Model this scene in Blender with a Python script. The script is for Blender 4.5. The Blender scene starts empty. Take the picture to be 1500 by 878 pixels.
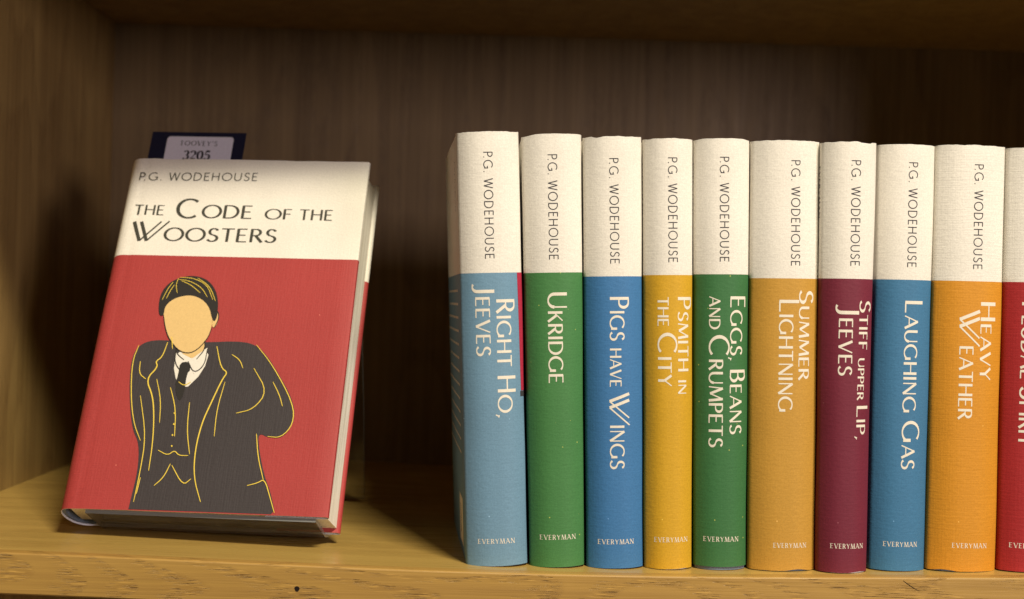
import bpy, math, random
from mathutils import Vector, Matrix, noise
from mathutils.geometry import tessellate_polygon
PI = math.pi
scene = bpy.context.scene
C = scene.collection

# ------------------------------------------------------------------ camera
FPX = 2000.0
CAM = Vector((.0155, -.6003, .1157))
PITCH, ROLL, YAW = [math.radians(a) for a in (.0788, -1.5611, -1.1046)]
CR = Matrix.Rotation(YAW, 3, 'Z') @ Matrix.Rotation(PITCH, 3, 'X') @ Matrix.Rotation(ROLL, 3, 'Y')
cd = bpy.data.cameras.new('camera'); cam = bpy.data.objects.new('camera', cd); C.objects.link(cam)
rt, fw, up = CR @ Vector((1, 0, 0)), CR @ Vector((0, 1, 0)), CR @ Vector((0, 0, 1))
m = Matrix((rt, up, -fw)).transposed().to_4x4(); m.translation = CAM
cam.matrix_world = m
cd.sensor_width = 36; cd.lens = 36 * FPX / 1500; cd.clip_start = .01; cd.clip_end = 50
cd.dof.use_dof = True; cd.dof.focus_distance = .617; cd.dof.aperture_fstop = 9.5
scene.camera = cam

# ------------------------------------------------------------------ world and lamps
w = bpy.data.worlds.new('World'); scene.world = w; w.use_nodes = True
bg = w.node_tree.nodes['Background']
bg.inputs[0].default_value = (1.0, .84, .66, 1); bg.inputs[1].default_value = .07

def area(name, target, direction, dist, sx, sy, power, col):
    ld = bpy.data.lights.new(name, 'AREA'); ld.shape = 'RECTANGLE'; ld.size = sx; ld.size_y = sy
    ld.energy = power; ld.color = col
    o = bpy.data.objects.new(name, ld); C.objects.link(o)
    d = Vector(direction).normalized()
    o.location = Vector(target) + d * dist
    o.rotation_euler = (-d).to_track_quat('-Z', 'Y').to_euler()
    return o
area('ceiling_light', (0, .06, .1), (.48, -1, 1.23), 1.75, .44, .15, 40, (1.0, .90, .69))
area('shop_light', (-.05, .1, .15), (.70, -1, .15), 2.6, .50, .36, 20, (1.0, .84, .86))

scene.view_settings.view_transform = 'Standard'; scene.view_settings.look = 'None'
scene.view_settings.gamma = 1; scene.view_settings.exposure = 0
scene.render.engine = 'CYCLES'

# ------------------------------------------------------------------ measuring: where a sight line meets a plane
def ray(u, v): return CR @ Vector(((u - 750) / FPX, 1, (439 - v) / FPX))
def on_axis(u, v, ax, val):
    d = ray(u, v); return CAM + d * ((val - CAM[ax]) / d[ax])

def shelf_z(x):                                    # the loaded shelf sags a little in the middle of the bay
    ph = max(-PI, min(PI, 2 * PI * (x - .05) / .62))
    return .0003 - .0022 * math.cos(ph)

# ------------------------------------------------------------------ helpers
def link(name, verts, faces, mats, parent=None, fm=None, smooth=False):
    me = bpy.data.meshes.new(name); me.from_pydata([tuple(v) for v in verts], [], faces)
    for mt in (mats if isinstance(mats, (list, tuple)) else [mats]): me.materials.append(mt)
    if fm: me.polygons.foreach_set('material_index', fm)
    if smooth: me.polygons.foreach_set('use_smooth', [True] * len(me.polygons))
    me.update()
    o = bpy.data.objects.new(name, me); C.objects.link(o)
    if parent: o.parent = parent
    return o
def bevel(o, wd, seg=2):
    b = o.modifiers.new('bevel', 'BEVEL'); b.width = wd; b.segments = seg; b.limit_method = 'ANGLE'; return o
def empty(name, loc, label, cat, rot=(0, 0, 0), group=None):
    o = bpy.data.objects.new(name, None); C.objects.link(o); o.location = loc; o.rotation_euler = rot
    o.empty_display_size = .02
    o['label'] = label; o['category'] = cat
    if group: o['group'] = group
    return o
def box_vf(x0, y0, z0, x1, y1, z1):
    v = [(x, y, z) for z in (z0, z1) for y in (y0, y1) for x in (x0, x1)]
    f = [(0, 2, 3, 1), (4, 5, 7, 6), (0, 1, 5, 4), (2, 6, 7, 3), (0, 4, 6, 2), (1, 3, 7, 5)]
    return v, f

# ------------------------------------------------------------------ materials
def mat(name):
    mt = bpy.data.materials.new(name); mt.use_nodes = True
    nt = mt.node_tree; return mt, nt, nt.nodes['Principled BSDF']
def N(nt, t, **kw):
    n = nt.nodes.new(t)
    for k, v in kw.items():
        if k in n.inputs: n.inputs[k].default_value = v
        else: setattr(n, k, v)
    return n
def mapping(nt, scale, src=None, loc=(0, 0, 0)):
    tc = src or N(nt, 'ShaderNodeTexCoord').outputs['Object']
    mp = N(nt, 'ShaderNodeMapping'); mp.inputs['Scale'].default_value = scale; mp.inputs['Location'].default_value = loc
    nt.links.new(tc, mp.inputs[0]); return mp.outputs[0]
def ramp(nt, fac, stops):
    r = N(nt, 'ShaderNodeValToRGB'); e = r.color_ramp.elements
    while len(e) < len(stops): e.new(.5)
    for el, (p, c) in zip(e, stops):
        el.position = p; el.color = (*c, 1) if len(c) == 3 else c
    nt.links.new(fac, r.inputs[0]); return r.outputs[0]
def mix(nt, fac, a, b, bt='MIX'):
    n = N(nt, 'ShaderNodeMix', data_type='RGBA', blend_type=bt)
    for i, x in ((0, fac), (6, a), (7, b)):
        if hasattr(x, 'is_linked') or hasattr(x, 'links'): nt.links.new(x, n.inputs[i])
        elif i == 0: n.inputs[0].default_value = x
        else: n.inputs[i].default_value = (*x, 1)
    return n.outputs[2]
def math_n(nt, op, a, b=0.0):
    n = N(nt, 'ShaderNodeMath', operation=op)
    for i, x in enumerate((a, b)):
        if hasattr(x, 'links'): nt.links.new(x, n.inputs[i])
        else: n.inputs[i].default_value = x
    return n.outputs[0]

def paper(name, col, rib=.5, rough=.62, speck=0.0, speck_col=(.6, .6, .2), bump=.20):
    mt, nt, b = mat(name)
    fine = N(nt, 'ShaderNodeTexNoise', Scale=1500.0, Detail=3.0, Roughness=.6); nt.links.new(mapping(nt, (1, 1, 1)), fine.inputs[0])
    fel = N(nt, 'ShaderNodeTexNoise', Scale=1.0, Detail=4.0, Roughness=.55); nt.links.new(mapping(nt, (420, 420, 700)), fel.inputs[0])
    ribv = N(nt, 'ShaderNodeTexNoise', Scale=1.0, Detail=1.0); nt.links.new(mapping(nt, (1300, 1300, 60)), ribv.inputs[0])
    ribh = N(nt, 'ShaderNodeTexNoise', Scale=1.0, Detail=1.0); nt.links.new(mapping(nt, (90, 90, 1500)), ribh.inputs[0])
    big = N(nt, 'ShaderNodeTexNoise', Scale=22.0, Detail=5.0, Roughness=.6); nt.links.new(mapping(nt, (1, 1, 1)), big.inputs[0])
    lo = tuple(c * .90 for c in col); hi = tuple(min(1, c * 1.08) for c in col)
    c1 = mix(nt, ramp(nt, big.outputs[0], [(.35, (0, 0, 0)), (.65, (1, 1, 1))]), lo, hi)
    c2 = mix(nt, .55, c1, mix(nt, ramp(nt, fine.outputs[0], [(.38, (0, 0, 0)), (.62, (1, 1, 1))]), tuple(c * .88 for c in col), tuple(min(1, c * 1.10) for c in col)))
    if speck:
        vo = N(nt, 'ShaderNodeTexVoronoi', Scale=300.0); nt.links.new(mapping(nt, (1, 1, 1)), vo.inputs[0])
        s1 = ramp(nt, vo.outputs['Distance'], [(0.045, (1, 1, 1)), (.11, (0, 0, 0))])
        gate = ramp(nt, N(nt, 'ShaderNodeSeparateColor').outputs[0], [(0, (0, 0, 0)), (1, (1, 1, 1))]) if False else None
        sp = N(nt, 'ShaderNodeSeparateColor'); nt.links.new(vo.outputs['Color'], sp.inputs[0])
        g = math_n(nt, 'GREATER_THAN', sp.outputs[0], 1 - speck)
        c2 = mix(nt, math_n(nt, 'MULTIPLY', s1, g), c2, speck_col)
    nt.links.new(c2, b.inputs['Base Color'])
    b.inputs['Roughness'].default_value = rough
    b.inputs['Specular IOR Level'].default_value = .35
    hsum = math_n(nt, 'ADD', fel.outputs[0], math_n(nt, 'MULTIPLY', math_n(nt, 'ADD', ribv.outputs[0], ribh.outputs[0]), rib))
    bm = N(nt, 'ShaderNodeBump', Strength=bump, Distance=.0006); nt.links.new(hsum, bm.inputs['Height'])
    nt.links.new(bm.outputs[0], b.inputs['Normal'])
    return mt
def plain(name, col, rough=.6, spec=.3):
    mt, nt, b = mat(name)
    n = N(nt, 'ShaderNodeTexNoise', Scale=900.0, Detail=3.0); nt.links.new(mapping(nt, (1, 1, 1)), n.inputs[0])
    nt.links.new(mix(nt, n.outputs[0], tuple(c * .88 for c in col), tuple(min(1, c * 1.1) for c in col)), b.inputs['Base Color'])
    b.inputs['Roughness'].default_value = rough; b.inputs['Specular IOR Level'].default_value = spec
    return mt

def wood(name, base, dark, axis='x', rough=.42, figure=1.0, seed=0.0, gt=(.70, 1.0), tilt=0.0, pores=.6, contrast=1.0, bump=.25):
    """oak: long fibres along one axis, broad cathedral figure, short open pores"""
    mt, nt, b = mat(name)
    def sc(a, c):                                  # a across, c along
        return (c, a, a) if axis == 'x' else (a, a, c)
    off = (seed, seed * 1.7, seed * .6)
    warp = N(nt, 'ShaderNodeTexNoise', Scale=1.0, Detail=2.0); nt.links.new(mapping(nt, sc(9, 2.2), loc=off), warp.inputs[0]); warp.inputs[0].links[0].from_node.inputs['Rotation'].default_value = (0, math.radians(tilt), 0)
    fib = N(nt, 'ShaderNodeTexNoise', Scale=1.0, Detail=6.0, Roughness=.68); nt.links.new(mapping(nt, sc(520, 9), loc=off), fib.inputs[0])
    mid = N(nt, 'ShaderNodeTexNoise', Scale=1.0, Detail=3.0, Roughness=.5, Distortion=.4); nt.links.new(mapping(nt, sc(90, 2.2), loc=off), mid.inputs[0])
    fig = math_n(nt, 'FRACT', math_n(nt, 'MULTIPLY', warp.outputs[0], 16.0 * figure))
    figr = ramp(nt, fig, [(0, (0, 0, 0)), (.55, (.5, .5, .5)), (.86, (1, 1, 1)), (1.0, (0, 0, 0))])
    por = N(nt, 'ShaderNodeTexNoise', Scale=1.0, Detail=2.0, Roughness=.6); nt.links.new(mapping(nt, sc(2300, 100), loc=off), por.inputs[0])
    pr = ramp(nt, por.outputs[0], [(.35, (1, 1, 1)), (.41, (0, 0, 0))])
    gate = ramp(nt, math_n(nt, 'ADD', figr, math_n(nt, 'MULTIPLY', mid.outputs[0], .6)), [(gt[0], (0, 0, 0)), (gt[1], (1, 1, 1))])
    pm = math_n(nt, 'MULTIPLY', math_n(nt, 'MULTIPLY', pr, gate), pores)
    f1 = ramp(nt, fib.outputs[0], [(.32, (0, 0, 0)), (.68, (1, 1, 1))])
    f2 = ramp(nt, mid.outputs[0], [(.30, (0, 0, 0)), (.70, (1, 1, 1))])
    tot = math_n(nt, 'ADD', math_n(nt, 'ADD', math_n(nt, 'MULTIPLY', f1, .42 * contrast), math_n(nt, 'MULTIPLY', f2, .38 * contrast)), math_n(nt, 'MULTIPLY', figr, .22 * contrast))
    c = mix(nt, tot, base, dark)
    lt = math_n(nt, 'MULTIPLY', math_n(nt, 'MULTIPLY', ramp(nt, por.outputs[0], [(.58, (0, 0, 0)), (.66, (1, 1, 1))]), gate), pores * .55)
    c = mix(nt, lt, c, tuple(min(1, x * 1.5) for x in base))
    c = mix(nt, pm, c, tuple(x * .66 for x in dark))
    nt.links.new(c, b.inputs['Base Color'])
    b.inputs['Roughness'].default_value = rough
    rr = math_n(nt, 'ADD', math_n(nt, 'MULTIPLY', f1, .14), rough - .05); nt.links.new(rr, b.inputs['Roughness'])
    h = math_n(nt, 'SUBTRACT', math_n(nt, 'MULTIPLY', fib.outputs[0], .5), math_n(nt, 'MULTIPLY', pm, 1.0))
    bm = N(nt, 'ShaderNodeBump', Strength=bump, Distance=.0008); nt.links.new(h, bm.inputs['Height'])
    nt.links.new(bm.outputs[0], b.inputs['Normal'])
    return mt

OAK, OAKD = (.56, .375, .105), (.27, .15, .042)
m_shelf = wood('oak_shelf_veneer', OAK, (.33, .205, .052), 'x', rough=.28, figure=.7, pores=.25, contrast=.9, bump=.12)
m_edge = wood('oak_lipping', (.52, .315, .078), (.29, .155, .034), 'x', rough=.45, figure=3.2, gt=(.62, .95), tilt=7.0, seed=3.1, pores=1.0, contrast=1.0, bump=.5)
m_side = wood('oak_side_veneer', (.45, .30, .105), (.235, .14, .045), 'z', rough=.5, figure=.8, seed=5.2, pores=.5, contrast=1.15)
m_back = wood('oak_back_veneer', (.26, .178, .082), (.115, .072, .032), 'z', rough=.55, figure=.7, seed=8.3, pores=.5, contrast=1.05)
m_hole = plain('dark_hole', (.012, .006, .004), .9)

CREAM = (.79, .755, .68)
m_cream = paper('cream_jacket_paper', CREAM, rib=.35)
m_cream2 = paper('cream_ribbed_jacket_paper', CREAM, rib=.7)
m_ink = plain('dark_grey_ink', (.045, .043, .05), .6)
m_white = plain('cream_ink', (.80, .745, .63), .6)
m_cloth = paper('grey_blue_book_cloth', (.16, .20, .26), rib=1.5, rough=.8)
m_frayed = plain('frayed_white_paper', (.74, .74, .78), .8)
def pages_mat():
    mt, nt, b = mat('page_edges')
    n = N(nt, 'ShaderNodeTexNoise', Scale=1.0, Detail=4.0, Roughness=.7); nt.links.new(mapping(nt, (900, 900, 4)), n.inputs[0])
    n2 = N(nt, 'ShaderNodeTexNoise', Scale=1.0, Detail=4.0, Roughness=.7); nt.links.new(mapping(nt, (6, 1300, 30)), n2.inputs[0])
    f = math_n(nt, 'MULTIPLY', math_n(nt, 'ADD', n.outputs[0], n2.outputs[0]), .5)
    nt.links.new(ramp(nt, f, [(.40, (.55, .50, .40)), (.54, (.86, .82, .73))]), b.inputs['Base Color'])
    b.inputs['Roughness'].default_value = .85
    bm = N(nt, 'ShaderNodeBump', Strength=.4, Distance=.0004); nt.links.new(f, bm.inputs['Height']); nt.links.new(bm.outputs[0], b.inputs['Normal'])
    return mt
m_pages = pages_mat()

# ------------------------------------------------------------------ lettering: a small stroke alphabet drawn as flat ribbons
def L(x0, y0, x1, y1, k='T'): return ('L', x0, y0, x1, y1, k)
def A(cx, cy, rx, ry, a0, a1, k='v'): return ('A', cx, cy, rx, ry, a0, a1, k)
G = {
 'A': (.80, [L(.02, 0, .38, 1, 't'), L(.36, 1, .78, 0), L(.15, .32, .64, .32, 't')]),
 'B': (.62, [L(.07, 0, .07, 1), L(.07, .975, .28, .975, 't'), A(.28, .755, .21, .235, 90, -90), L(.07, .52, .28, .52, 't'), A(.28, .265, .27, .25, 90, -90), L(.07, .025, .28, .025, 't')]),
 'C': (.92, [A(.50, .5, .46, .48, 48, 312)]),
 'D': (.82, [L(.07, 0, .07, 1), L(.07, .975, .3, .975, 't'), A(.3, .5, .45, .475, 90, -90), L(.07, .025, .3, .025, 't')]),
 'E': (.58, [L(.07, 0, .07, 1), L(.07, .975, .52, .975, 't'), L(.07, .52, .46, .52, 't'), L(.07, .025, .54, .025, 't')]),
 'F': (.54, [L(.07, 0, .07, 1), L(.07, .975, .5, .975, 't'), L(.07, .52, .44, .52, 't')]),
 'G': (.98, [A(.50, .5, .46, .48, 48, 318), L(.87, .50, .87, .08, 'T'), L(.64, .42, .92, .42, 't')]),
 'H': (.80, [L(.07, 0, .07, 1), L(.70, 0, .70, 1), L(.07, .53, .70, .53, 't')]),
 'I': (.20, [L(.08, 0, .08, 1)]),
 'J': (.40, [L(.26, 1, .26, .10), A(.06, .10, .20, .24, 0, -125)]),
 'K': (.68, [L(.07, 0, .07, 1), L(.58, 1, .10, .45, 't'), L(.24, .60, .64, 0)]),
 'L': (.56, [L(.07, 0, .07, 1), L(.07, .025, .54, .025, 't')]),
 'M': (.98, [L(.04, 0, .14, 1, 't'), L(.14, 1, .48, .08), L(.48, .08, .82, 1, 't'), L(.82, 1, .92, 0)]),
 'N': (.82, [L(.08, 0, .08, 1, 't'), L(.08, 1, .72, 0), L(.72, 0, .72, 1, 't')]),
 'O': (1.0, [A(.50, .5, .46, .48, 0, 360)]),
 'P': (.60, [L(.07, 0, .07, 1), L(.07, .975, .28, .975, 't'), A(.28, .725, .25, .25, 90, -90), L(.07, .475, .28, .475, 't')]),
 'R': (.66, [L(.07, 0, .07, 1), L(.07, .975, .28, .975, 't'), A(.28, .74, .23, .235, 90, -90), L(.07, .505, .28, .505, 't'), L(.28, .50, .62, 0)]),
 'S': (.58, [A(.30, .745, .21, .235, 25, 268), A(.26, .255, .25, .235, 86, -155)]),
 'T': (.68, [L(.0, .975, .66, .975, 't'), L(.33, 0, .33, 1)]),
 'U': (.78, [L(.07, 1, .07, .34), A(.38, .34, .31, .32, 180, 360), L(.69, .34, .69, 1, 't')]),
 'V': (.76, [L(.02, 1, .38, 0), L(.38, 0, .73, 1, 't')]),
 'Y': (.70, [L(.02, 1, .34, .47), L(.67, 1, .34, .47, 't'), L(.34, .47, .34, 0)]),
 'w': (1.05, [L(.02, 1, .28, 0), L(.28, 0, .53, 1, 't'), L(.53, 1, .79, 0), L(.79, 0, 1.03, 1, 't')]),
 'W': (1.50, [L(.02, 1.0, .40, -.02), L(.34, 1.0, .72, -.02), L(.40, -.02, 1.24, 1.0, 't'), L(.72, -.02, 1.60, 1.02, 't')]),
 ',': (.24, [L(.12, .09, .10, .02, 'T'), L(.10, .04, .02, -.16, 't')]),
 '.': (.22, [L(.08, -.01, .08, .09, 'T')]),
 "'": (.20, [L(.10, 1.0, .07, .74, 'T')]),
 '3': (.60, [A(.27, .755, .20, .225, 150, -90), A(.27, .27, .24, .25, 90, -155)]),
 '2': (.60, [A(.28, .73, .22, .25, 165, -35), L(.46, .60, .06, .05, 't'), L(.05, .06, .55, .06, 'T')]),
 '0': (.62, [A(.30, .5, .23, .48, 0, 360)]),
 '5': (.60, [L(.16, .96, .52, .96, 'T'), L(.16, .98, .12, .55, 't'), A(.27, .31, .24, .29, 125, -150)]),
}
STY = {'deco': (.15, .072, 0, .12), 'sans': (.102, .102, 0, .20), 'serif': (.15, .07, .09, .27), 'bold': (.21, .08, .11, .06)}
def glyph_strokes(ch, style):
    """centre lines as lists of (x, y, width)"""
    T, t, sf, _ = STY[style]
    if ch == 'W' and style != 'deco': ch = 'w'
    adv, st = G[ch]; out = []
    for s in st:
        if s[0] == 'L':
            _, x0, y0, x1, y1, k = s
            if ch == 'G' and style == 'deco' and abs(y0 - y1) < .01: continue
            wd = T if k == 'T' else t
            n = max(2, int(math.hypot(x1 - x0, y1 - y0) / .16) + 1)
            out.append([(x0 + (x1 - x0) * i / (n - 1), y0 + (y1 - y0) * i / (n - 1), wd) for i in range(n)])
            if sf and abs(y1 - y0) > .6:
                for (ex, ey) in ((x0, y0), (x1, y1)):
                    if ey < .1: out.append([(ex - sf - wd / 2, .03, t), (ex, .03, t), (ex + sf + wd / 2, .03, t)])
                    elif ey > .9: out.append([(ex - sf - wd / 2, .97, t), (ex, .97, t), (ex + sf + wd / 2, .97, t)])
        else:
            _, cx, cy, rx, ry, a0, a1, k = s
            n = max(7, int(abs(a1 - a0) / 12))
            pl = []
            for i in range(n + 1):
                a = math.radians(a0 + (a1 - a0) * i / n)
                tx, ty = -rx * math.sin(a), ry * math.cos(a); q = abs(ty) / (math.hypot(tx, ty) + 1e-9)
                pl.append((cx + rx * math.cos(a), cy + ry * math.sin(a), t + (T - t) * q ** 1.4))
            out.append(pl)
    return adv, out
def layout(runs, style):
    """runs: [(text, size)] -> strokes in line units, total length"""
    tr = STY[style][3]; x = 0; res = []
    for txt, size in runs:
        for ch in txt:
            if ch == ' ': x += .42 * size; continue
            adv, st = glyph_strokes(ch, style)
            for s in st: res.append([((px * size + x), py * size, wd * (size ** .8)) for px, py, wd in s])
            x += (adv + tr) * size
            if ch == 'P' and style == 'sans' and txt.startswith('P.'): x -= .30
    return res, x - tr * size
def lettering(name, lines, place, material, parent, step=.000009):
    """lines: [(strokes, function (x, y) -> surface coordinates)];  place(a, b, lift) -> point"""
    V, F = [], []
    for strokes, fn in lines:
        for si, s in enumerate(strokes):
            lift = .00006 + step * (si % 5)
            n = len(s); base = len(V)
            closed = math.hypot(s[0][0] - s[-1][0], s[0][1] - s[-1][1]) < 1e-6
            for i, (x, y, wd) in enumerate(s):
                if closed: p, q = s[(i - 1) % (n - 1)], s[(i + 1) % (n - 1)]
                else: p, q = s[max(0, i - 1)], s[min(n - 1, i + 1)]
                dx, dy = q[0] - p[0], q[1] - p[1]; l = math.hypot(dx, dy) or 1
                nx, ny = -dy / l * wd / 2, dx / l * wd / 2
                V.append(place(*fn(x + nx, y + ny), lift)); V.append(place(*fn(x - nx, y - ny), lift))
            for i in range(n - 1):
                a = base + 2 * i; F.append((a, a + 1, a + 3, a + 2))
    return link(name, V, F, material, parent)

# ------------------------------------------------------------------ the bookcase
XW = -.2515                                          # inner face of the left side
YB = .37; ZC = .3045
case = empty('bookcase', (0, 0, -.34), 'light oak bookcase bay with the books standing on its shelf', 'bookcase')
def cpart(name, vf, mt, bev=.0008, parent=None):
    o = link(name, [(x, y, z + .34) if parent is None else (x, y, z) for x, y, z in vf[0]], vf[1], mt, parent or case)
    if bev: bevel(o, bev)
    return o
cpart('side_panel', box_vf(XW - .022, -.012, -.34, XW, YB + .012, .66), m_side)
cpart('side_panel', box_vf(.43, -.012, -.34, .452, YB + .012, .66), m_side)
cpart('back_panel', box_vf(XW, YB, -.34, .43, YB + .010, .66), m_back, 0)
def shelf(z0, sag, mt=None):
    nx = 60; x0, x1 = XW + .0003, .4297
    def slab(ya, yb, top, th, r):
        V, F = [], []
        prof = [(ya, -th + r), (ya, top - r), (ya + r * .3, top - r * .3), (ya + r, top), (yb, top), (yb, -th), (ya + r, -th)] if r else [(ya, -th), (ya, top), (yb, top), (yb, -th)]
        n = len(prof)
        for i in range(nx + 1):
            x = x0 + (x1 - x0) * i / nx; dz = z0 + (shelf_z(x) if sag else 0)
            for y, z in prof: V.append((x, y, z + dz + .34))
        for i in range(nx):
            for j in range(n):
                a, b = i * n + j, i * n + (j + 1) % n
                F.append((a, a + n, b + n, b))
        F.append(tuple(range(n))[::-1] * 1); F.append(tuple(nx * n + j for j in range(n)))
        return V, F
    V, F = slab(-.0035, YB - .0002, 0, .018, 0)
    s = link('shelf', V, F, mt or m_shelf, case)
    V, F = slab(-.0100, -.0037, .0001, .0180, .0007)
    e = link('edge_strip', V, F, m_edge, s)
    return s, e
low, lowe = shelf(0, True)
shelf(ZC + .018, False, m_side)
shelf(-.325, False)
# small round nail hole and hairline crack in the edge strip
hp = on_axis(435, 863, 1, -.0100)
V = [(hp.x + .0011 * math.cos(a) * (1 + .12 * math.sin(3 * a)), -.01004, hp.z + .34 + .0012 * math.sin(a)) for a in [i * PI / 10 for i in range(20)]]
link('nail_hole', V, [tuple(range(20))[::-1]], m_hole, lowe)
cpx = [(1323, 851), (1331, 857), (1337, 861), (1346, 866)]
V = []; F = []
for i, (u, v) in enumerate(cpx):
    p = on_axis(u, v, 1, -.0100); hw = (.00016, .00022, .0002, .00006)[i]
    V += [(p.x, -.01004, p.z + .34 + hw), (p.x, -.01004, p.z + .34 - hw)]
for i in range(3): F.append((2 * i, 2 * i + 1, 2 * i + 3, 2 * i + 2))
link('crack', V, F, m_hole, lowe)

# ------------------------------------------------------------------ the generic jacketed book
class Path:
    """a jacket's outline seen from above, walked by arc length from the middle of the spine"""
    def __init__(s, pts):                            # pts: list of (x, y); index of s = 0 given by x = 0 crossing
        s.p = pts; s.l = [0]
        for a, b in zip(pts, pts[1:]): s.l.append(s.l[-1] + math.hypot(b[0] - a[0], b[1] - a[1]))
        s.zero = 0
    def at(s, t):
        t += s.zero; l = s.l; i = 0
        lo, hi = 0, len(l) - 2
        while lo < hi:
            mid = (lo + hi + 1) // 2
            if l[mid] <= t: lo = mid
            else: hi = mid - 1
        i = lo; a, b = s.p[i], s.p[i + 1]; d = l[i + 1] - l[i] or 1; f = (t - l[i]) / d
        return a[0] + (b[0] - a[0]) * f, a[1] + (b[1] - a[1]) * f, (b[1] - a[1]) / d, -(b[0] - a[0]) / d
def jacket(name, P, H, split, mats, parent, xs, zs, wob, thick=.00028, fray=1.0, seed=0, lift0=.0004):
    """xs(z) scales x; wob(s, z) bends the paper; returns place(s, z, lift)"""
    def place(t, z, lift=0):
        x, y, nx, ny = P.at(t)
        q = wob(t, z)
        return Vector((x * xs(z) + nx * (lift + q), y + ny * (lift + q), z))
    rnd = random.Random(seed)
    S = sorted(set(P.l)); S = [a - P.zero for a in S]
    z_lv = [lift0] + [H * i / zs for i in range(1, zs)] + [H]
    z_lv = sorted([z for z in z_lv if abs(z - split) > .002] + [split])
    V, F, FM = [], [], []
    ns, nz = len(S), len(z_lv)
    def edge(t, top):                                # worn, slightly torn paper edges
        b = noise.noise(Vector((t * 260, seed * 7.3 + (3 if top else 0), 0))) * .00022 + noise.noise(Vector((t * 900, seed * 3.1, 5 if top else 1))) * .00010
        c = noise.noise(Vector((t * 70 + 11, seed * 5.7, 9 if top else 2)))
        if c > .24: b -= (c - .24) * .0040
        return b * fray
    for lay in (0, 1):
        for k, z in enumerate(z_lv):
            for t in S:
                dz = edge(t, True) if k == nz - 1 else (-edge(t, False) * .28 if k == 0 else 0)
                v = place(t, z, 0 if lay == 0 else -thick); v.z += dz
                if k == 0: v.z = max(v.z, .0001)
                V.append(v)
    off = ns * nz
    for k in range(nz - 1):
        for i in range(ns - 1):
            a = k * ns + i
            F.append((a, a + 1, a + 1 + ns, a + ns)); FM.append(0 if z_lv[k] >= split - 1e-6 else 1)
            a += off
            F.append((a, a + ns, a + 1 + ns, a + 1)); FM.append(2)
    for i in range(ns - 1):
        F.append((i, i + off, i + 1 + off, i + 1)); FM.append(2)
        a = (nz - 1) * ns + i; F.append((a, a + 1, a + 1 + off, a + off)); FM.append(2)
    for k in range(nz - 1):
        for a in (k * ns, k * ns + ns - 1):
            F.append((a, a + ns, a + ns + off, a + off)); FM.append(0 if z_lv[k] >= split - 1e-6 else 1)
    o = link(name, V, F, mats, parent, FM, smooth=False)
    for p in o.data.polygons:
        if p.material_index < 2: p.use_smooth = True
    o.data.set_sharp_from_angle(angle=math.radians(50))
    return place

def row_path(h, depth):
    half = []
    n = 16
    for i in range(n + 1):
        t = i / n; half.append((h * (.965 * t), .0052 * t ** 2.5))
    half += [(h * .985, .0062), (h * .998, .0075), (h, .0092), (h - .0004, .0110), (h - .0010, .0126), (h - .0012, .0140), (h - .0008, .0158), (h - .0003, .0180)]
    half += [(h - .0002, .04), (h - .0001, .07), (h - .0002, .10), (h - .0003, depth - .002), (h - .0005, depth - .0006), (h - .0014, depth), (h - .0028, depth - .0006), (h - .0030, depth - .003), (h - .0030, depth - .05)]
    # (x, y) from the left flap, round the spine, to the right flap
    pts = [(-x, y) for x, y in half[:0:-1]] + half
    P = Path(pts); P.zero = P.l[len(half) - 1]
    return P

def px_y0(u, v, z):                                  # depth at which the foot of a spine stands
    return on_axis(u, v, 2, z).y
rows = [
 # left top, left foot, right top, right foot, centre top (u,v), centre foot (u,v), split v, colour, name of colour
 dict(lt=669, lb=684, rt=761, rb=774.5, ct=(714, 192.5), cb=(729, 831), sp=400, col=(.155, .29, .415), cn='pale grey-blue', T='RIGHT HO, JEEVES'),
 dict(lt=763, lb=776, rt=851, rb=856, ct=(807, 196), cb=(817, 828), sp=399.5, col=(.060, .205, .062), cn='green', T='UKRIDGE'),
 dict(lt=853.5, lb=859, rt=939, rb=941.5, ct=(897, 200), cb=(900, 830), sp=405, col=(.048, .178, .40), cn='blue', T='PIGS HAVE WINGS'),
 dict(lt=941, lb=943.5, rt=1014, rb=1012.5, ct=(979, 203), cb=(978, 832), sp=403, col=(.61, .35, .020), cn='bright yellow', T='PSMITH IN THE CITY'),
 dict(lt=1016, lb=1015, rt=1097, rb=1092, ct=(1055, 203), cb=(1053, 831), sp=402, col=(.043, .160, .052), cn='dark green', T='EGGS, BEANS AND CRUMPETS'),
 dict(lt=1099, lb=1094.5, rt=1200, rb=1192, ct=(1149, 206), cb=(1142, 838), sp=408, col=(.53, .285, .042), cn='ochre', T='SUMMER LIGHTNING'),
 dict(lt=1202, lb=1194.5, rt=1282, rb=1267.5, ct=(1242, 208), cb=(1230, 841), sp=408.5, col=(.165, .018, .038), cn='maroon', T='STIFF UPPER LIP, JEEVES'),
 dict(lt=1284, lb=1270, rt=1367.5, rb=1351.5, ct=(1325, 212), cb=(1310, 838), sp=410, col=(.050, .178, .335), cn='sky blue', T='LAUGHING GAS'),
 dict(lt=1369, lb=1354, rt=1471, rb=1455.5, ct=(1419, 213), cb=(1404, 839), sp=412, col=(.62, .265, .018), cn='orange', T='HEAVY WEATHER'),
 dict(lt=1473, lb=1458, rt=1569, rb=1552, ct=(1520, 217), cb=(1505, 840), sp=414, col=(.36, .020, .022), cn='red', T='FEUDAL SPIRIT'),
]
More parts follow.
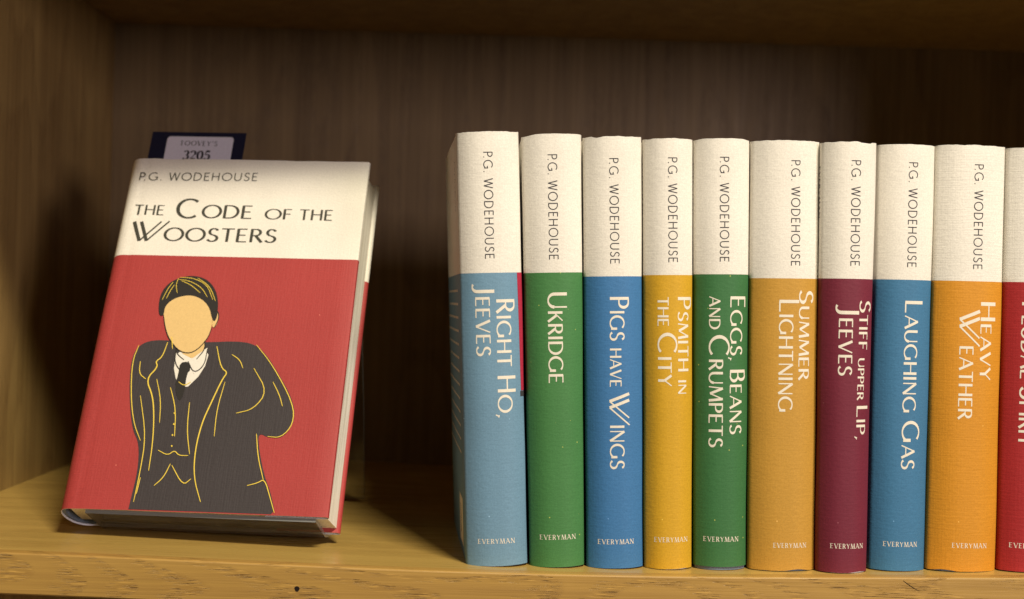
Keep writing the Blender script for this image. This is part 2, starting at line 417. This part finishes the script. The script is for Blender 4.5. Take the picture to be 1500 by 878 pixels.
labels = [
 'pale grey-blue book titled RIGHT HO, JEEVES at the left end of the row',
 'green book titled UKRIDGE between the pale grey-blue and the blue book',
 'blue book titled PIGS HAVE WINGS standing beside the green UKRIDGE book',
 'narrow bright yellow book titled PSMITH IN THE CITY, thinnest of the row',
 'dark green book titled EGGS, BEANS AND CRUMPETS beside the ochre book',
 'thick ochre book titled SUMMER LIGHTNING with a creased top edge',
 'maroon book titled STIFF UPPER LIP, JEEVES between ochre and blue books',
 'blue book titled LAUGHING GAS between the maroon and the orange book',
 'thick orange book titled HEAVY WEATHER beside the red book',
 'red book at the right edge of the photo, cut off by the frame',
]
# author line: baseline x and v at the start and at the end; cap height
AU = [((707.5, 223), (710.5, 380)), ((802, 226.5), (804.5, 381)), ((892, 232), (894, 387)), ((978, 231), (979, 385)), ((1054, 230), (1054, 384)),
      ((1158.5, 235), (1158, 390)), ((1246.5, 235), (1245, 390)), ((1330.5, 238), (1328, 392)), ((1426.5, 241), (1424.5, 395)), ((1527, 245), (1525, 398))]
PB = [(700.5, 754, 797.6), (791.5, 843.5, 791.5), (876.5, 928.5, 798), (959, 1007.5, 795), (1031, 1081.5, 794), (1132.5, 1181, 803), (1216.5, 1265, 804), (1294, 1343, 801), (1394, 1445, 803), (1480, 1531, 803.5)]
# titles: list of (runs [(text, size relative to the big capital)], baseline start, baseline end, big capital height in px)
TI = [
 [([('R', 1), ('IGHT ', .8), ('H', 1), ('O,', .8)], (726.5, 439), (729.5, 613), 27), ([('J', 1), ('EEVES', .74)], (695.5, 419), (698, 522), 28)],
 [([('U', 1), ('KRIDGE', .76)], (802, 429), (804, 562), 28)],
 [([('P', 1), ('IGS ', .76), ('HAVE ', .6), ('W', 1.02), ('INGS', .76)], (893, 435.5), (893.5, 687), 28)],
 [([('P', 1), ('SMITH ', .78), ('IN', .6)], (992.5, 435.5), (993, 578), 20.5), ([('THE ', .56), ('C', 1), ('ITY', .7)], (963, 435.5), (964, 566), 28)],
 [([('E', 1), ('GGS, ', .8), ('B', 1), ('EANS', .78)], (1069.5, 434.5), (1068, 636), 23.5), ([('AND ', .53), ('C', 1), ('RUMPETS', .68)], (1039, 434.5), (1038, 655), 29.5)],
 [([('S', 1), ('UMMER', .72)], (1170.5, 426), (1169, 557), 22.5), ([('L', 1), ('IGHTNING', .71)], (1141, 439.5), (1139, 603.5), 29.5)],
 [([('S', 1), ('TIFF ', .76), ('UPPER ', .56), ('L', 1), ('IP,', .8)], (1259, 441), (1253, 645), 19), ([('J', 1), ('EEVES', .68)], (1229, 449), (1227, 550), 29)],
 [([('L', 1), ('AUGHING ', .74), ('G', 1), ('AS', .74)], (1325, 441), (1318.5, 687), 27)],
 [([('H', 1), ('EAVY', .72)], (1436, 443), (1434, 557), 24), ([('W', 1), ('EATHER', .70)], (1406, 455), (1402, 614), 29)],
 [([('F', 1), ('EUDAL ', .76), ('S', 1), ('PIRIT', .76)], (1497.5, 443), (1491.5, 653), 28), ([('J', 1), ('EEVES ', .76), ('AND THE', .6)], (1530, 441), (1526, 640), 22)],
]
books = []
for i, r in enumerate(rows):
    u, v = r['cb']; zb = shelf_z(on_axis(u, v, 1, 0).x)
    y0 = px_y0(u, v, zb)
    y0 = max(-.006, min(.004, y0))
    ye = y0 + .008
    foot = on_axis(u, v, 1, y0)
    top = on_axis(*r['ct'], 1, y0)
    xlb, xrb = on_axis(r['lb'], 820, 1, ye).x, on_axis(r['rb'], 820, 1, ye).x
    xlt, xrt = on_axis(r['lt'], 207, 1, ye).x, on_axis(r['rt'], 207, 1, ye).x
    H = top.z - zb
    hb, ht = (xrb - xlb) / 2, (xrt - xlt) / 2
    xb, xt = (xlb + xrb) / 2, (xlt + xrt) / 2
    lean = math.atan2(xt - xb, H * .99)
    turn = math.radians(4.0) if i == 0 else 0
    e = empty('book', (xb, y0, zb + .00015), labels[i], 'book', (0, lean, turn), 'books standing in a row on the shelf')
    books.append(e)
    inv = (Matrix.Translation(e.location) @ e.rotation_euler.to_matrix().to_4x4()).inverted()
    h0 = (hb + ht) / 2
    depth = .126
    P = row_path(h0, depth)
    xs = lambda z, hb=hb, ht=ht, h0=h0, H=H: (hb + (ht - hb) * (z / H)) / h0 * 1.0
    wob = lambda t, z, i=i: noise.noise(Vector((t * 55, z * 22, i * 9.1))) * .00028 * (1 if abs(t) < .03 else .5)
    split = (inv @ on_axis(r['ct'][0] + 1, r['sp'], 1, y0)).z
    mc = paper(r['cn'].replace(' ', '_').replace('-', '_') + '_jacket_paper', r['col'], rib=(.65 if i in (8, 9) else .3), speck=(.16 if i in (1, 4) else .03), speck_col=((.5, .55, .12) if i in (1, 4) else tuple(min(1, c * 1.8 + .1) for c in r['col'])))
    place = jacket('dust_jacket', P, H, split, [m_cream2 if i in (8, 9) else m_cream, mc, m_frayed], e, xs, 46, wob, seed=i + 1, fray=(1.5 if i in (0, 2, 3, 5, 6, 8) else .6), lift0=(.0016 if i == 4 else .0003))
    # boards, pages and the cloth spine inside the jacket
    hm = min(hb, ht)
    def inner(x): return x
    link('front_board', *box_vf(hm - .0030, .017, .0002, hm - .0008, depth - .001, H - .0012), m_cloth, e)
    link('back_board', *box_vf(-hm + .0008, .017, .0002, -hm + .0030, depth - .001, H - .0012), m_cloth, e)
    link('page_block', *box_vf(-hm + .0032, .0085, .0030, hm - .0032, depth - .004, H - .0040), m_pages, e)
    V, F = [], []
    prof = [(x, y) for x, y in row_path(hm - .0006, depth).p if y < .0095]
    for z in (.0001, H - (.0002 if i in (0, 3, 6) else .0010)):
        for q, (x, y) in enumerate(prof):
            V.append((x, y + .0006, z + (noise.noise(Vector((x * 500, i * 3, z * 9))) * .0005 if z > .1 else 0)))
    n = len(prof)
    for q in range(n - 1): F.append((q, q + 1, q + 1 + n, q + n))
    so = link('cloth_spine', V, F, [m_frayed if i in (0, 3, 6) else m_cloth], e)
    sd = so.modifiers.new('thickness', 'SOLIDIFY'); sd.thickness = .0011; sd.offset = -1
    # lettering on the spine
    def loc(u, v, P=P, inv=inv, y0=y0, xs=xs):
        q = inv @ on_axis(u, v, 1, y0 + .0012); return q.x / xs(q.z), q.z
    def to_s(x, z, P=P, xs=xs):                      # x on the spine -> arc length
        lo, hi = -.03, .03
        for _ in range(24):
            md = (lo + hi) / 2
            if P.at(md)[0] < x: lo = md
            else: hi = md
        return lo
    def vline(runs, a, b, cap, style):
        st, length = layout(runs, style)
        x0, z0 = loc(*a); x1, z1 = loc(*b)
        k = (z0 - z1) / length; c = cap * .0003
        def fn(x, y):
            z = z0 - x * k
            xx = x0 + (x1 - x0) * (x / length) + y * c
            return to_s(xx, z), z
        # widths are given in cap-height units; keep them even where the line is stretched
        st = [[(px, py, wd) for px, py, wd in s] for s in st]
        return st, fn
    lettering('author_lettering', [vline([('P.G. WODEHOUSE', 1)], AU[i][0], AU[i][1], 13.2, 'sans')], place, m_ink, e)
    lettering('title_lettering', [vline(rn, a, b, cap, 'deco') for rn, a, b, cap in TI[i]], place, m_white, e)
    a, b, vb = PB[i]
    st, ln = layout([('EVERYMAN', 1)], 'serif')
    x0, z0 = loc(a, vb - 1); x1, _ = loc(b, vb - 1)
    lettering('publisher_lettering', [(st, lambda x, y: (to_s(x0 + (x1 - x0) * x / ln, z0), z0 + y * .0021))], place, m_white, e)
    # publisher's name printed down the back cover beside the hinge
    if i != 1:
        st, ln = layout([('EVERYMAN', 1)], 'serif')
        sL = to_s(-h0 * .99, 0) - (.0100 if i == 0 else .0032)
        zt = H - .0105; zbm = zt - .0228
        lettering('back_cover_lettering', [(st, lambda x, y: (sL + y * .0026, zt - x / ln * .0228))], place, m_ink, e)
    r.update(place=place, H=H, e=e, split=split, to_s=to_s, h0=h0, inv=inv, y0=y0)

# the first book: red picture at the hinge of its front cover, blurb and price panel on its back cover
r = rows[0]; place, H, e, to_s, h0 = r['place'], r['H'], r['e'], r['to_s'], r['h0']
m_crimson = paper('crimson_print', (.42, .022, .055), rib=.4)
def patch(name, s0, s1, z0, z1, mt, parent, lift=.00012, n=48, nz=30):
    V, F = [], []
    for k in range(nz + 1):
        for q in range(n + 1): V.append(place(s0(k / nz) + (s1(k / nz) - s0(k / nz)) * q / n, z0 + (z1 - z0) * k / nz, lift))
    for k in range(nz):
        for q in range(n): a = k * (n + 1) + q; F.append((a, a + 1, a + n + 2, a + n + 1))
    return link(name, V, F, mt, parent)
sR = to_s(h0 - .0024, 0)
zc = (r['inv'] @ on_axis(768, 572, 1, r['y0'] + .004)).z
patch('front_cover_print', lambda t: sR + .0011 - .0011 * t, lambda t: sR + .016, zc, r['split'], m_crimson, e)
patch('front_cover_print', lambda t: sR + .0006, lambda t: sR + .016, zc - .0026, zc - .0002, m_ink, e)
sB = to_s(-h0 * .99, 0)
m_stick = plain('price_panel_paper', (.78, .75, .66), .6)
patch('price_panel', lambda t: sB - .030, lambda t: sB - .0045, .0050, .0270, m_stick, e)
V, F = [], []
rnd = random.Random(4); s = sB - .0285
while s < sB - .010:
    wd = rnd.choice((.0004, .0006, .0009)); b0 = len(V)
    V += [place(s, .009, .00012), place(s + wd, .009, .00012), place(s + wd, .0225, .00012), place(s, .0225, .00012)]
    F.append((b0, b0 + 1, b0 + 2, b0 + 3)); s += wd + rnd.choice((.0004, .0007))
link('price_bars', V, F, m_ink, e)
# blurb: rows of short printed words, too small and slanted to read
V, F = [], []
z = r['split'] - .008
while z > .042:
    s = sB - .006; end = sB - rnd.uniform(.085, .100)
    while s > end:
        wl = rnd.uniform(.002, .007); b0 = len(V)
        V += [place(s - wl, z, .0001), place(s, z, .0001), place(s, z + .0011, .0001), place(s - wl, z + .0011, .0001)]
        F.append((b0, b0 + 1, b0 + 2, b0 + 3)); s -= wl + .0012
    z -= .0062
link('blurb_print', V, F, m_white, e)

# ------------------------------------------------------------------ the book leaning on its clear stand
BO = Vector((-.1787, .0324, .0149)); BR = [math.radians(a) for a in (-26.8043, -.1855, -5.1309)]
# matrix used when measuring: Rz * Rx * Ry
BM3 = Matrix.Rotation(BR[2], 3, 'Z') @ Matrix.Rotation(BR[0], 3, 'X') @ Matrix.Rotation(BR[1], 3, 'Y')
BM = BM3.to_4x4(); BM.translation = BO; BI = BM.inverted()
W, T, HB = .1260, .0265, .191
lb = empty('book', (0, 0, 0), 'red and cream book titled THE CODE OF THE WOOSTERS leaning back on a clear stand', 'book')
lb.matrix_world = BM
m_red = paper('red_jacket_paper', (.375, .044, .042), rib=.8, speck=.03, speck_col=(.7, .2, .15))
def on_cover(u, v, y=0):
    d = BI.to_3x3() @ ray(u, v); o = BI @ CAM; return o + d * ((y - o.y) / d.y)
# outline seen from above the book: front flap, fore edge, front cover, hinge, spine, back cover, back flap
SK = .0014                                           # the case has racked a little: the back cover stands further out
pts = [(W - .03, .0033), (W - .0016, .0033), (W - .0004, .0028), (W, .0016), (W - .0004, .0004), (W - .0016, 0)]
pts += [(W + (.0125 - W) * i / 12, 0) for i in range(1, 13)]
pts += [(.0105, .0001), (.009, .0003), (.0075, .0003), (.006, .0003), (.004, .0006), (.0022, .0014), (.0008, .0028), (-.0004, .005), (-.0016, .009), (-.002, .0135), (-.0016, .018), (-.0004, .022), (.0010, T - .0024), (.003, T - .0008), (.006, T - .0002), (.009, T - .0008), (.0125, T)]
pts += [(.0125 + (W + SK - .0016 - .0125) * i / 8, T) for i in range(1, 9)]
pts += [(W + SK - .0004, T - .0004), (W + SK, T - .0016), (W + SK - .0004, T - .0028), (W + SK - .0016, T - .0034), (W + SK - .03, T - .0034)]
pts = pts[::-1]                                       # keep the outward side outward
P = Path(pts)
split = on_cover(330, 376.5).z
z2 = on_cover(170, 374.5).z; z3 = on_cover(515, 379.5).z
fplace = jacket('dust_jacket', P, HB, split, [m_cream, m_red, m_frayed], lb, lambda z: 1.0, 40, lambda t, z: noise.noise(Vector((t * 30, z * 20, 77))) * .00008, seed=21, fray=.7, lift0=0)
pv = bevel(link('front_board', *box_vf(.011, .0004, .0012, W - .0008, .0029, HB - .0012), m_cloth, lb), .0004)
bevel(link('back_board', *box_vf(.010, T - .0030, .0012, W + SK - .0008, T - .0005, HB - .0012), m_cloth, lb), .0004)
vv, ff = box_vf(.003, .0031, .0022, W - .0030, T - .0036, HB - .0040)
vv = [(x + (SK + .0012 if x > .05 and y > .01 else 0), y, z) for x, y, z in vv]
pb = link('page_block', vv, ff, m_pages, lb)
V, F = [], []
sp = [(x, y) for x, y in pts if x < .0112]
n = len(sp)
for z in (.0009, HB - .0009):
    for x, y in sp: V.append((x + .0005 + .0022 * max(0, 1 - abs(x - .0065) / .01) * 0, .0005 + y * (T - .001) / T, z))
for q in range(n - 1): F.append((q, q + 1, q + 1 + n, q + n))
so = link('cloth_spine', V, F, m_cloth, lb); sd = so.modifiers.new('thickness', 'SOLIDIFY'); sd.thickness = .0014; sd.offset = -1
m_band = plain('gold_headband', (.45, .30, .06), .6)
link('headband', *box_vf(.0028, .0045, .0026, .0048, T - .0045, .0041), m_band, lb)

def cplace(x, z, lift): return Vector((x, -lift - .00012, z))
def hline(runs, a, b, cap, style):
    st, ln = layout(runs, style); p0, p1 = on_cover(*a), on_cover(*b)
    def fn(x, y): 
        t = x / ln; return p0.x + (p1.x - p0.x) * t, p0.z + (p1.z - p0.z) * t + y * cap
    return st, fn
m_ink2 = plain('olive_black_ink', (.05, .05, .038), .6)
lettering('author_lettering', [hline([('P.G. WODEHOUSE', 1)], (203.5, 264.5), (377, 265.5), .0047, 'sans')], cplace, m_ink2, lb)
lettering('title_lettering', [
    hline([('THE', 1)], (196, 314.5), (240, 315.5), .0058, 'deco'), hline([('C', 1)], (257, 319.5), (290, 320.5), .0115, 'deco'),
    hline([('ODE', 1)], (295, 319.5), (369, 321), .0077, 'deco'), hline([('OF', 1)], (387.5, 321.5), (427, 322), .0060, 'deco'), hline([('THE', 1)], (438, 322.5), (487, 323.5), .0061, 'deco'),
    hline([('W', 1)], (191, 352.5), (240, 352.5), .0110, 'deco'), hline([('OOSTERS', 1)], (239, 353), (404, 356), .0077, 'deco')], cplace, m_ink2, lb)

# picture on the cover: a plain suited figure, flat print
m_char = paper('charcoal_print', (.044, .037, .040), rib=.8)
m_skin = plain('pale_yellow_print', (.72, .50, .21), .6)
m_shirt = plain('white_print', (.78, .74, .66), .6)
m_yel = plain('yellow_line_print', (.80, .60, .08), .6)
m_line = plain('black_line_print', (.025, .022, .020), .6)
IV, IF, IM = [], [], []
def smooth_poly(pts, it=2):
    for _ in range(it):
        q = []
        for i in range(len(pts)):
            a, b = pts[i], pts[(i + 1) % len(pts)]
            q += [(a[0] * .75 + b[0] * .25, a[1] * .75 + b[1] * .25), (a[0] * .25 + b[0] * .75, a[1] * .25 + b[1] * .75)]
        pts = q
    return pts
def shape(pts, mi, lift, sm=2):
    if sm: pts = smooth_poly(pts, sm)
    vs = [on_cover(u, v) for u, v in pts]
    b0 = len(IV)
    IV.extend([Vector((p.x, -.00014 - lift * .00004, max(p.z, .0006))) for p in vs])
    for tri in tessellate_polygon([[Vector((p.x, p.z, 0)) for p in vs]]):
        t = [b0 + k for k in tri]; IF.append(t); IM.append(mi)
def stroke(pts, mi, lift, wd=.0005, sm=2):
    for _ in range(sm):
        q = [pts[0]]
        for a, b in zip(pts, pts[1:]): q += [(a[0] * .75 + b[0] * .25, a[1] * .75 + b[1] * .25), (a[0] * .25 + b[0] * .75, a[1] * .25 + b[1] * .75)]
        pts = q + [pts[-1]]
    vs = [on_cover(u, v) for u, v in pts]; n = len(vs); b0 = len(IV)
    for i, p in enumerate(vs):
        d = vs[min(n - 1, i + 1)] - vs[max(0, i - 1)]; l = math.hypot(d.x, d.z) or 1
        w2 = wd / 2 * (.35 + .65 * math.sin(PI * min(1, max(0, (i + .6) / n))) ** .6)
        for s in (1, -1): IV.append(Vector((p.x - d.z / l * w2 * s, -.00014 - lift * .00004, max(.0006, p.z + d.x / l * w2 * s))))
    for i in range(n - 1): a = b0 + 2 * i; IF.append((a, a + 1, a + 3, a + 2)); IM.append(mi)
# jacket with one arm hanging and one hand in the pocket
shape([(204, 506), (224, 498), (262, 500), (300, 502), (352, 500), (376, 506), (392, 522), (408, 548), (424, 576), (432, 600), (430, 622), (414, 642), (394, 642), (378, 634), (380, 662), (388, 700), (398, 726), (404, 762), (300, 760), (185, 760), (192, 730), (202, 690), (204, 650), (194, 630), (190, 590), (190, 552), (194, 522)], 0, 0)
shape([(258, 518), (276, 512), (308, 512), (298, 545), (268, 574), (254, 548)], 2, 1, 1)          # shirt
shape([(258, 478), (300, 478), (301, 512), (286, 528), (262, 516)], 1, 2, 1)                      # neck
shape([(240, 446), (250, 426), (282, 420), (308, 430), (314, 460), (306, 496), (284, 518), (264, 518), (246, 496), (240, 470)], 1, 3)   # head
shape([(232, 462), (234, 432), (250, 412), (280, 403), (306, 410), (320, 432), (319, 466), (312, 474), (306, 446), (284, 432), (258, 436), (242, 448), (240, 464)], 4, 4)   # hair
shape([(312, 458), (319, 456), (321, 468), (316, 480), (310, 480)], 1, 3)   # ear
shape([(258, 516), (276, 530), (266, 546), (256, 532)], 2, 4, 0); shape([(276, 530), (304, 510), (300, 536), (284, 548)], 2, 4, 0)
shape([(264, 532), (276, 530), (280, 542), (274, 548), (270, 578), (262, 590), (256, 568), (262, 546)], 4, 5, 1)   # tie
Y = [
 [(246, 502), (238, 524), (228, 530), (232, 538), (214, 556), (224, 580), (226, 610), (224, 650), (218, 690)],
 [(318, 508), (324, 540), (334, 546), (326, 556), (310, 590), (296, 620), (286, 660), (284, 700), (294, 736)],
 [(206, 580), (214, 640), (206, 690), (196, 736)], [(204, 506), (194, 530), (192, 580), (196, 620), (206, 646)],
 [(376, 506), (400, 536), (430, 592), (430, 622), (412, 642), (392, 640)], [(372, 540), (392, 574), (372, 600), (346, 606)],
 [(376, 636), (378, 670), (386, 704)], [(362, 712), (378, 708), (388, 702), (396, 730), (402, 752)],
 [(250, 568), (258, 600), (256, 640)], [(278, 590), (274, 630), (278, 666)], [(232, 660), (246, 668), (256, 660), (262, 668), (276, 668)],
 [(250, 680), (240, 700), (226, 712)], [(252, 682), (268, 712), (280, 702)], [(214, 556), (204, 548), (206, 530)],
]
for k in ([(240, 462), (242, 480), (248, 498), (264, 517), (284, 518), (304, 498), (311, 480)], [(311, 456), (320, 456), (321, 468), (314, 481)], [(300, 500), (301, 512), (288, 527)], [(258, 512), (260, 520), (270, 528)],
          [(258, 516), (256, 532), (266, 546), (276, 530)], [(276, 530), (284, 548), (300, 536), (304, 512)]): stroke(k, 4, 6, .0005)
for k, y in enumerate(Y): stroke(y, 3, 6 + k % 3, .00062 if k < 2 else .00044)
for (u, v) in ((256, 606), (255, 622), (253, 638), (252, 654)): shape([(u - 1.6, v), (u, v - 1.8), (u + 1.6, v), (u, v + 1.8)], 3, 8, 1)
for k in ([(262, 408), (258, 418), (260, 430)], [(262, 410), (278, 412), (296, 422), (304, 436)], [(264, 407), (284, 408), (304, 418), (312, 440)], [(266, 412), (280, 418), (294, 430)], [(254, 414), (246, 424), (238, 440)], [(256, 418), (250, 426), (244, 438)], [(290, 408), (308, 420), (316, 442)]): stroke(k, 3, 7, .0003)
for k in ([(252, 494), (253, 512)], [(230, 556), (236, 586), (234, 620)], [(262, 560), (270, 566), (280, 560)], [(330, 560), (318, 600), (314, 640)], [(206, 700), (200, 724)], [(400, 560), (410, 580), (414, 596)], [(340, 520), (352, 528), (356, 540)]): stroke(k, 3, 7, .0004)
link('cover_picture', IV, IF, [m_char, m_skin, m_shirt, m_yel, m_line], lb, IM)

# ------------------------------------------------------------------ clear acrylic stand
def acrylic(name, scuff):
    mt = bpy.data.materials.new(name); mt.use_nodes = True; nt = mt.node_tree
    nt.nodes.remove(nt.nodes['Principled BSDF']); out = nt.nodes['Material Output']
    tr = N(nt, 'ShaderNodeBsdfTransparent'); tr.inputs[0].default_value = (.93, .94, .93, 1)
    gl = N(nt, 'ShaderNodeBsdfGlossy', Roughness=.08); gl.inputs[0].default_value = (.9, .9, .9, 1)
    fr = N(nt, 'ShaderNodeFresnel', IOR=1.5); ms = N(nt, 'ShaderNodeMixShader')
    ns = N(nt, 'ShaderNodeTexNoise', Scale=120.0, Detail=4.0); nt.links.new(mapping(nt, (1, 1, 1)), ns.inputs[0])
    nt.links.new(math_n(nt, 'ADD', math_n(nt, 'MULTIPLY', ns.outputs[0], .2), .02), gl.inputs['Roughness'])
    nt.links.new(math_n(nt, 'ADD', fr.outputs[0], .08 if scuff > .1 else 0.0), ms.inputs[0]); df = N(nt, 'ShaderNodeBsdfDiffuse'); df.inputs[0].default_value = (.8, .8, .78, 1); tl = N(nt, 'ShaderNodeBsdfTranslucent'); tl.inputs[0].default_value = (.8, .8, .78, 1)
    sc = N(nt, 'ShaderNodeMixShader'); sc.inputs[0].default_value = .5; nt.links.new(df.outputs[0], sc.inputs[1]); nt.links.new(tl.outputs[0], sc.inputs[2])
    sm = N(nt, 'ShaderNodeMixShader'); nt.links.new(math_n(nt, 'MULTIPLY', ns.outputs[0], scuff), sm.inputs[0]); nt.links.new(tr.outputs[0], sm.inputs[1]); nt.links.new(sc.outputs[0], sm.inputs[2])
    nt.links.new(sm.outputs[0], ms.inputs[1]); nt.links.new(gl.outputs[0], ms.inputs[2]); nt.links.new(ms.outputs[0], out.inputs[0])
    return mt
m_acr = acrylic('clear_acrylic', .015); m_scuff = acrylic('scuffed_acrylic', .30)
def rim():
    mt, nt, b = mat('polished_acrylic_edge'); b.inputs['Base Color'].default_value = (.55, .58, .58, 1); b.inputs['Roughness'].default_value = .15
    b.inputs['Transmission Weight'].default_value = .6; return mt
m_rim = rim()
sz = shelf_z(-.11)
st = empty('display_stand', (-.1095, .0635, sz + .0004), 'clear acrylic stand holding up the red and cream book', 'stand', (0, 0, math.radians(-5.6)))
def sheet(name, prof, x0, x1, th, parent):
    """a bent strip: prof is its side view (y, z)"""
    n = len(prof); nrm = []
    for i in range(n):
        a, b = prof[max(0, i - 1)], prof[min(n - 1, i + 1)]; dy, dz = b[0] - a[0], b[1] - a[1]; l = math.hypot(dy, dz)
        nrm.append((-dz / l, dy / l))
    V = []
    for x in (x0, x1):
        for k in (0, 1):
            for (y, z), (ny, nz) in zip(prof, nrm): V.append((x, y + ny * th * k, z + nz * th * k))
    F, FM = [], []
    for i in range(n - 1):
        F += [(i, i + 1, 2 * n + i + 1, 2 * n + i), (n + i, 3 * n + i, 3 * n + i + 1, n + i + 1)]; FM += [0, 0]
        F += [(i, n + i, n + i + 1, i + 1), (2 * n + i, 2 * n + i + 1, 3 * n + i + 1, 3 * n + i)]; FM += [1, 1]
    F += [(0, 2 * n, 3 * n, n), (n - 1, 2 * n - 1, 4 * n - 1, 3 * n - 1)]; FM += [1, 1]
    return link(name, V, F, [m_scuff if name == 'lip' else m_acr, m_rim], parent, FM)
s27, c27 = math.sin(math.radians(27)), math.cos(math.radians(27))
sheet('lip', [(-.0352, .0118), (-.0344, .0116), (-.0130, .0012), (-.0080, .0004), (0, .0002)], -.054, .054, .0018, st)
sheet('backrest', [(.0022, .0010), (.0045, .0046), (.0045 + .128 * s27, .0046 + .128 * c27)], -.052, .052, -.0018, st)
sheet('rear_leg', [(.0068 + .128 * s27, .0046 + .128 * c27 - .002), (.092, .110), (.108, .050), (.117, .0006)], -.052, .048, .0018, st)

# ------------------------------------------------------------------ lot card behind the book
m_navy = plain('navy_card', (.010, .012, .035), .55)
m_lab = plain('white_label_paper', (.74, .73, .84), .55)
yc = T + .0012
cl, cr_ = on_cover(224, 193, yc), on_cover(361, 196, yc)
tag = empty('lot_card', BM @ Vector(((cl.x + cr_.x) / 2, yc, cl.z - .07)), "navy card with a white TOOVEY'S 3205 label sticking up behind the leaning book", 'card')
TM = BM.copy(); TM.translation = BM @ Vector(((cl.x + cr_.x) / 2, yc, cl.z - .07)); tag.matrix_world = TM
hw = (cr_.x - cl.x) / 2; ox = (cl.x + cr_.x) / 2; oz = cl.z - .07
bevel(link('card', *box_vf(-hw, 0, 0, hw, .0006, .07), m_navy, tag), .0001)
a = on_cover(246.2, 200, yc); b = on_cover(342.8, 203, yc)
V = []; x0, x1, z1, z0 = a.x - ox, b.x - ox, a.z - oz, a.z - oz - .045
for cx, cz, a0 in ((x1 - .002, z1 - .002, 0), (x0 + .002, z1 - .002, 90), (x0 + .002, z0 + .002, 180), (x1 - .002, z0 + .002, 270)):
    for k in range(6): t = math.radians(a0 + 18 * k); V.append((cx + .002 * math.cos(t), -.0001, cz + .002 * math.sin(t)))
link('label', V, [tuple(range(len(V)))], m_lab, tag)
def tline(txt, ua, ub, cap, style):
    s_, ln = layout([(txt, 1)], style); p0, p1 = on_cover(*ua, yc), on_cover(*ub, yc)
    return s_, (lambda x, y: (p0.x - ox + (p1.x - p0.x) * x / ln, p0.z - oz + (p1.z - p0.z) * x / ln + y * cap))
lettering('label_lettering', [tline("TOOVEY'S", (263.5, 213.3), (318, 214.5), .0030, 'serif'), tline('3205', (267, 234), (307, 234.5), .0056, 'bold')], lambda x, z, l: Vector((x, -l - .00015, z)), m_ink, tag)
